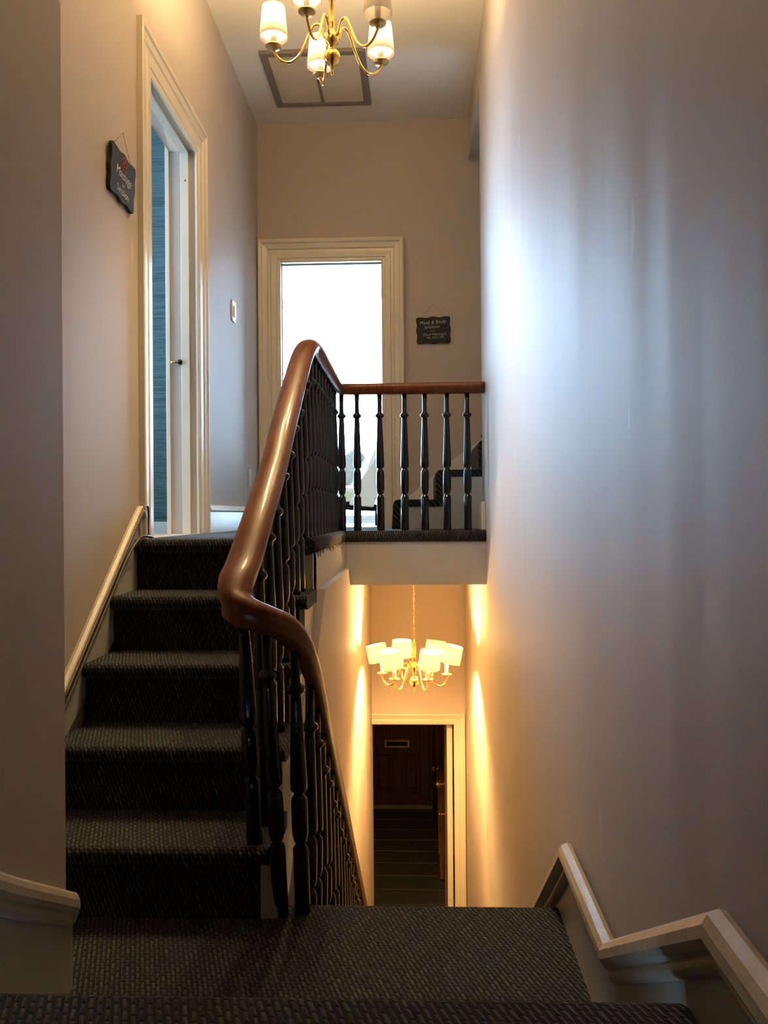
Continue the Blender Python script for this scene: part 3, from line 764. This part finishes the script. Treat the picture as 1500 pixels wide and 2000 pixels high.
def sign(label, M4, w, h, lines, apex, flower=None, thick=.012):
    root = empty('hanging_sign', (0, 0, 0)); root.matrix_world = M4; tag(root, label, 'sign')
    ol = plaque_outline(w, h)
    MB().prism(ol, 'z', .004, .004 + thick).build('board', M_chalk, root, bevel=.0015)
    z = .004 + thick + .0005
    for body, x, y, size, rot, jit in lines:
        mb = MB(); ca, sa = math.cos(rot), math.sin(rot)
        vs, fs = text_mesh(body, size)
        mb.add([(x + v.x * ca - v.y * sa, y + v.x * sa + v.y * ca + jit * math.sin(v.x * 190), z + v.z) for v in vs], fs)
        mb.build('lettering', M_chw, root, fix=False)
    if flower:
        fx, fy, fs_ = flower
        mb = MB()
        for k in range(5):
            a = math.pi / 2 + k * 2 * math.pi / 5; cx, cy = fx + math.cos(a) * fs_ * .62, fy + math.sin(a) * fs_ * .62
            mb.tube([(cx + fs_ * (.50 * math.cos(b_) * math.cos(a) - .34 * math.sin(b_) * math.sin(a)), cy + fs_ * (.50 * math.cos(b_) * math.sin(a) + .34 * math.sin(b_) * math.cos(a)), z) for b_ in [2 * math.pi * q / 14 for q in range(14)]], .0010, 4, closed=True)
        mb.build('flower_drawing', M_chr, root)
    ax, ay = apex
    st_ = MB().tube([(-w * .40, h * .47, .010), (-w * .2 + ax * .5, (h * .47 + ay) / 2, .006), (ax, ay, .004)], .0011, 5)
    st_.tube([(w * .40, h * .47, .010), (w * .2 + ax * .5, (h * .47 + ay) / 2, .006), (ax, ay, .004)], .0011, 5)
    st_.build('string', M_string, root)
    MB().lathe([(.0022, 0), (.0022, .006), (.0035, .0065), (.001, .008)], (ax, ay, 0), 8).build('nail', M_brassd, root)
    return root
# left wall sign, faces +x
ml = Matrix(((0, 0, 1, XL), (1, 0, 0, 2.892), (0, 1, 0, 1.190), (0, 0, 0, 1))) @ Matrix.Rotation(-.03, 4, 'Z') @ Matrix.Rotation(.05, 4, 'X') 
sign('black chalkboard sign with a red flower reading Massage in Session, beside the left doorway', ml, .238, .165,
     [('Massage', .004, -.006, .046, .0, .0015), ('in', .0, -.034, .024, 0, 0), ('Session', .0, -.062, .040, .0, .0015)], (.01, .165), flower=(-.004, .047, .025), thick=.014)
mf = Matrix(((1, 0, 0, .125), (0, 0, -1, YF - .001), (0, 1, 0, 1.212), (0, 0, 0, 1))) @ Matrix.Rotation(.03, 4, 'Z')
sign('black chalkboard sign with white writing on the far wall right of the bright doorway', mf, .222, .172,
     [('Mind & Body', -.002, .040, .033, .03, .001), ('Solutions', -.008, .012, .027, .03, .001), ('~~~', -.004, -.012, .018, 0, 0), ('Doris Pilavergne', .008, -.036, .0225, .02, .001), ('MA, NCC, LPC', .012, -.056, .018, .02, 0)], (.0, .172))

# ================================================================== SMALL WALL FITTINGS
sw = empty('light_switch', (XL, 4.73, 1.17)); tag(sw, 'white light switch on the left wall before the bright doorway', 'light switch')
keep(MB().box(XL, XL + .009, 4.685, 4.765, 1.108, 1.226).build('plate', M_plast, bevel=.003), sw)
keep(MB().box(XL + .008, XL + .016, 4.709, 4.741, 1.135, 1.199).build('rocker', M_plast, bevel=.002), sw)
so = empty('wall_outlet', (XL, 5.16, .235)); tag(so, 'white power outlet low on the left wall', 'outlet')
keep(MB().box(XL, XL + .008, 5.125, 5.195, .18, .292).build('plate', M_plast, bevel=.003), so)
for zz in (.212, .262):
    keep(MB().box(XL + .007, XL + .011, 5.145, 5.175, zz - .016, zz + .016).build('socket', M_plast, bevel=.003), so)
cb = MB().tube(catmull([(XL + .026, 1.95, -.858), (XL + .026, 2.45, -.472), (XL + .026, 2.72, -.265), (XL + .030, 2.86, -.150), (XL + .042, 2.945, -.085), (XL + .052, 2.99, H + .012), (XL + .06, 3.05, H + .008)], 8), .0055, 7)
tag(cb.build('cable', M_cable), 'thin dark cable running up under the skirting cap beside the left flight', 'cable')
cb = MB().tube(catmull([(XL + .040, 2.30, -.527), (XL + .040, 2.7, -.219), (XL + .040, 2.98, -.002), (XL + .040, 3.03, .036), (XL + .040, 3.066, .036), (XL + .036, 3.085, .0), (XL + .034, 3.088, -.04), (XL + .034, 3.09, H + .004)], 8), .0045, 7)
tag(cb.build('cable', M_cable), 'brown cable looping over the end of the left skirting cap to the hall carpet', 'cable')

# ================================================================== FRONT DOOR AND ENTRANCE DOORS
fd = empty('door_3', (-.24, 10.05, G)); struct(fd, 'dark oak panelled front door with brass letterbox')
DX0, DX1 = -.625, .14; dz0, dz1 = G + .03, -1.52; DY = 10.06
keep(MB().box(DX0, DX1, DY, DY + .045, dz0, dz1).build('door_leaf', M_oak, bevel=.003), fd)
def oak(nm, x0, x1, z0, z1, d0=.012, bev=.006): keep(MB().box(x0, x1, DY - d0, DY + .001, z0, z1).build(nm, M_oak, bevel=bev), fd)
sw_ = .11; cx = (DX0 + DX1) / 2
oak('stile', DX0, DX0 + sw_, dz0, dz1); oak('stile', DX1 - sw_, DX1, dz0, dz1); 
pz = [(dz0 + .15, -2.86), (-2.57, -1.72)]
for (a, b_) in [(dz0, pz[0][0]), (pz[0][1], pz[1][0]), (pz[1][1], dz1)]: oak('rail', DX0 + sw_, DX1 - sw_, a, b_)
for a, b_ in pz:
    oak('muntin', cx - .055, cx + .055, a, b_)
    for x0, x1 in ((DX0 + sw_, cx - .055), (cx + .055, DX1 - sw_)):
        ml_ = MB()
        for q0, q1, u0, u1 in ((x0, x1, a, a + .02), (x0, x1, b_ - .02, b_), (x0, x0 + .02, a, b_), (x1 - .02, x1, a, b_)): ml_.box(q0, q1, DY - .018, DY, u0, u1)
        keep(ml_.build('panel_moulding', M_oak, bevel=.005), fd)
        pn = MB(); i_ = .035; j_ = .062
        v = [(x0 + i_, DY, a + i_), (x1 - i_, DY, a + i_), (x1 - i_, DY, b_ - i_), (x0 + i_, DY, b_ - i_), (x0 + j_, DY - .012, a + j_), (x1 - j_, DY - .012, a + j_), (x1 - j_, DY - .012, b_ - j_), (x0 + j_, DY - .012, b_ - j_)]
        pn.add(v, [(0, 1, 5, 4), (1, 2, 6, 5), (2, 3, 7, 6), (3, 0, 4, 7), (4, 5, 6, 7), (3, 2, 1, 0)])
        keep(pn.build('raised_panel', M_oak), fd)
lb = MB(); lx0, lx1, lz0, lz1 = cx - .155, cx + .145, -2.86 + .062, -2.86 + .152
for q0, q1, u0, u1 in ((lx0, lx1, lz0, lz0 + .018), (lx0, lx1, lz1 - .018, lz1), (lx0, lx0 + .024, lz0 + .018, lz1 - .018), (lx1 - .024, lx1, lz0 + .018, lz1 - .018)): lb.box(q0, q1, DY - .022, DY - .010, u0, u1)
lb = keep(lb.build('letterbox', M_brass, bevel=.002), fd)
keep(MB().box(lx0 + .024, lx1 - .024, DY - .016, DY - .012, lz0 + .018, lz1 - .018).build('letterbox_flap', M_dark), fd)
fr_ = MB()
for a, b_ in ((DX0 - .05, DX0), (DX1, DX1 + .05)): fr_.box(a, b_, DY - .03, DY + .06, G + .03, dz1 + .02)
fr_.box(DX0 - .05, DX1 + .05, DY - .03, DY + .06, dz1, dz1 + .05)
keep(fr_.build('door_frame', M_oak, bevel=.006), fd)
# cream inner door standing open into the entrance
idr = empty('door_4', (BD1, YLW + .1, G)); struct(idr, 'cream inner door standing open at the foot of the stairs')
keep(MB().box(BD1 - .058, BD1 - .016, YLW + .06, YLW + .76, G + .012, BDT - .012).build('door_leaf', M_trim, bevel=.003), idr)
for zz in (-1.78, -2.45, -3.1):
    keep(MB().box(BD1 - .016, BD1 - .008, YLW + .055, YLW + .062, zz - .16, zz + .16).build('hinge_gap', M_dark), idr)
kq = Quaternion((0, 1, 0), -math.pi / 2)
kn = MB().lathe([(.026, 0), (.026, .006), (.010, .010), (.009, .035), (.020, .042), (.028, .055), (.026, .070), (.012, .078)], (BD1 - .058, YLW + .69, -2.27), 16, rot=kq)
keep(kn.build('door_knob', M_brass), idr)
kn = MB().lathe([(.014, 0), (.014, .004), (.006, .006), (.005, .035), (.011, .040), (.012, .05), (.005, .056)], (BD1 - .058, YLW + .69, -2.52), 12, rot=kq)
keep(kn.build('thumb_turn', M_brass), idr)
# oak outer leaf folded back along the entrance wall
odr = empty('door_5', (.24, 8.9, G)); struct(odr, 'oak leaf folded back along the entrance wall behind the cream door')
keep(MB().box(.205, .25, 8.05, 8.9, G + .012, -1.55).build('door_leaf', M_oak2, bevel=.004), odr)
keep(MB().box(.196, .206, 8.05, 8.075, G + .25, -2.55).build('brass_edge_strip', M_brass), odr)
for a, b_ in ((G + .2, -2.65), (-2.45, -1.75)):
    keep(MB().box(.195, .206, 8.20, 8.75, a, b_).build('raised_panel', M_oak2, bevel=.008), odr)
kn = MB().lathe([(.022, 0), (.022, .005), (.009, .008), (.009, .03), (.022, .04), (.026, .052), (.012, .066)], (.205, 8.12, -2.47), 14, rot=kq)
keep(kn.build('door_knob', M_brass), odr)

# ================================================================== CHAIR IN THE BRIGHT ROOM
ch = empty('armchair', (-.52, 6.75, H)); tag(ch, 'cream leather lounge chair on a dark frame seen through the far balusters', 'armchair')
def rot_prism(prof, y0, y1): return MB().prism(prof, 'y', y0, y1)
keep(rot_prism([(-.95, .13), (-.36, .06), (-.34, .10), (-.36, .20), (-.94, .26)], 6.52, 7.02).build('seat_cushion', M_cream, bevel=.03), ch)
keep(rot_prism([(-.46, .17), (-.34, .10), (-.13, .62), (-.25, .70)], 6.52, 7.02).build('backrest', M_cream, bevel=.03), ch)
keep(rot_prism([(-.52, .08), (-.33, .06), (-.16, .52), (-.22, .60), (-.46, .22)], 6.47, 6.52).build('side_panel', M_cream, bevel=.012), ch)
keep(rot_prism([(-.95, .065), (-.26, .025), (-.26, .065), (-.34, .095), (-.95, .13)], 6.50, 7.04).build('seat_frame', M_black, bevel=.006), ch)
for x, y in ((-.92, 6.52), (-.30, 6.52), (-.92, 7.0), (-.30, 7.0)):
    keep(MB().box(x - .018, x + .018, y - .018, y + .018, H + .002, .07).build('leg', M_black, bevel=.003), ch)
cu = MB().prism([(-.68, .268), (-.53, .235), (-.395, .47), (-.47, .54), (-.61, .44)], 'y', 6.60, 6.94)
tag(cu.build('cushion', simple('patterned_cushion', (.55, .58, .56), .8, var=.4, scale=45), bevel=.03), 'pale patterned cushion leaning on the cream chair', 'cushion')

# ================================================================== ADDED ENTRANCE LAMP: out of view, brightens the dark entrance
el = empty('added_lamp', (-.25, 8.7, -1.05)); tag(el, 'unseen domed lamp added to brighten the entrance', 'lamp')
keep(MB().lathe([(.10, -.012), (.115, -.010), (.115, 0)], (-.25, 8.7, -1.05), 24).build('added_lamp_base', M_brass), el)
keep(MB().lathe([(.001, -.075), (.04, -.070), (.075, -.052), (.095, -.025), (.098, -.010)], (-.25, 8.7, -1.05), 24).build('added_lamp_dome', emit('added_lamp_glow', (1, .62, .28), 24.0)), el)
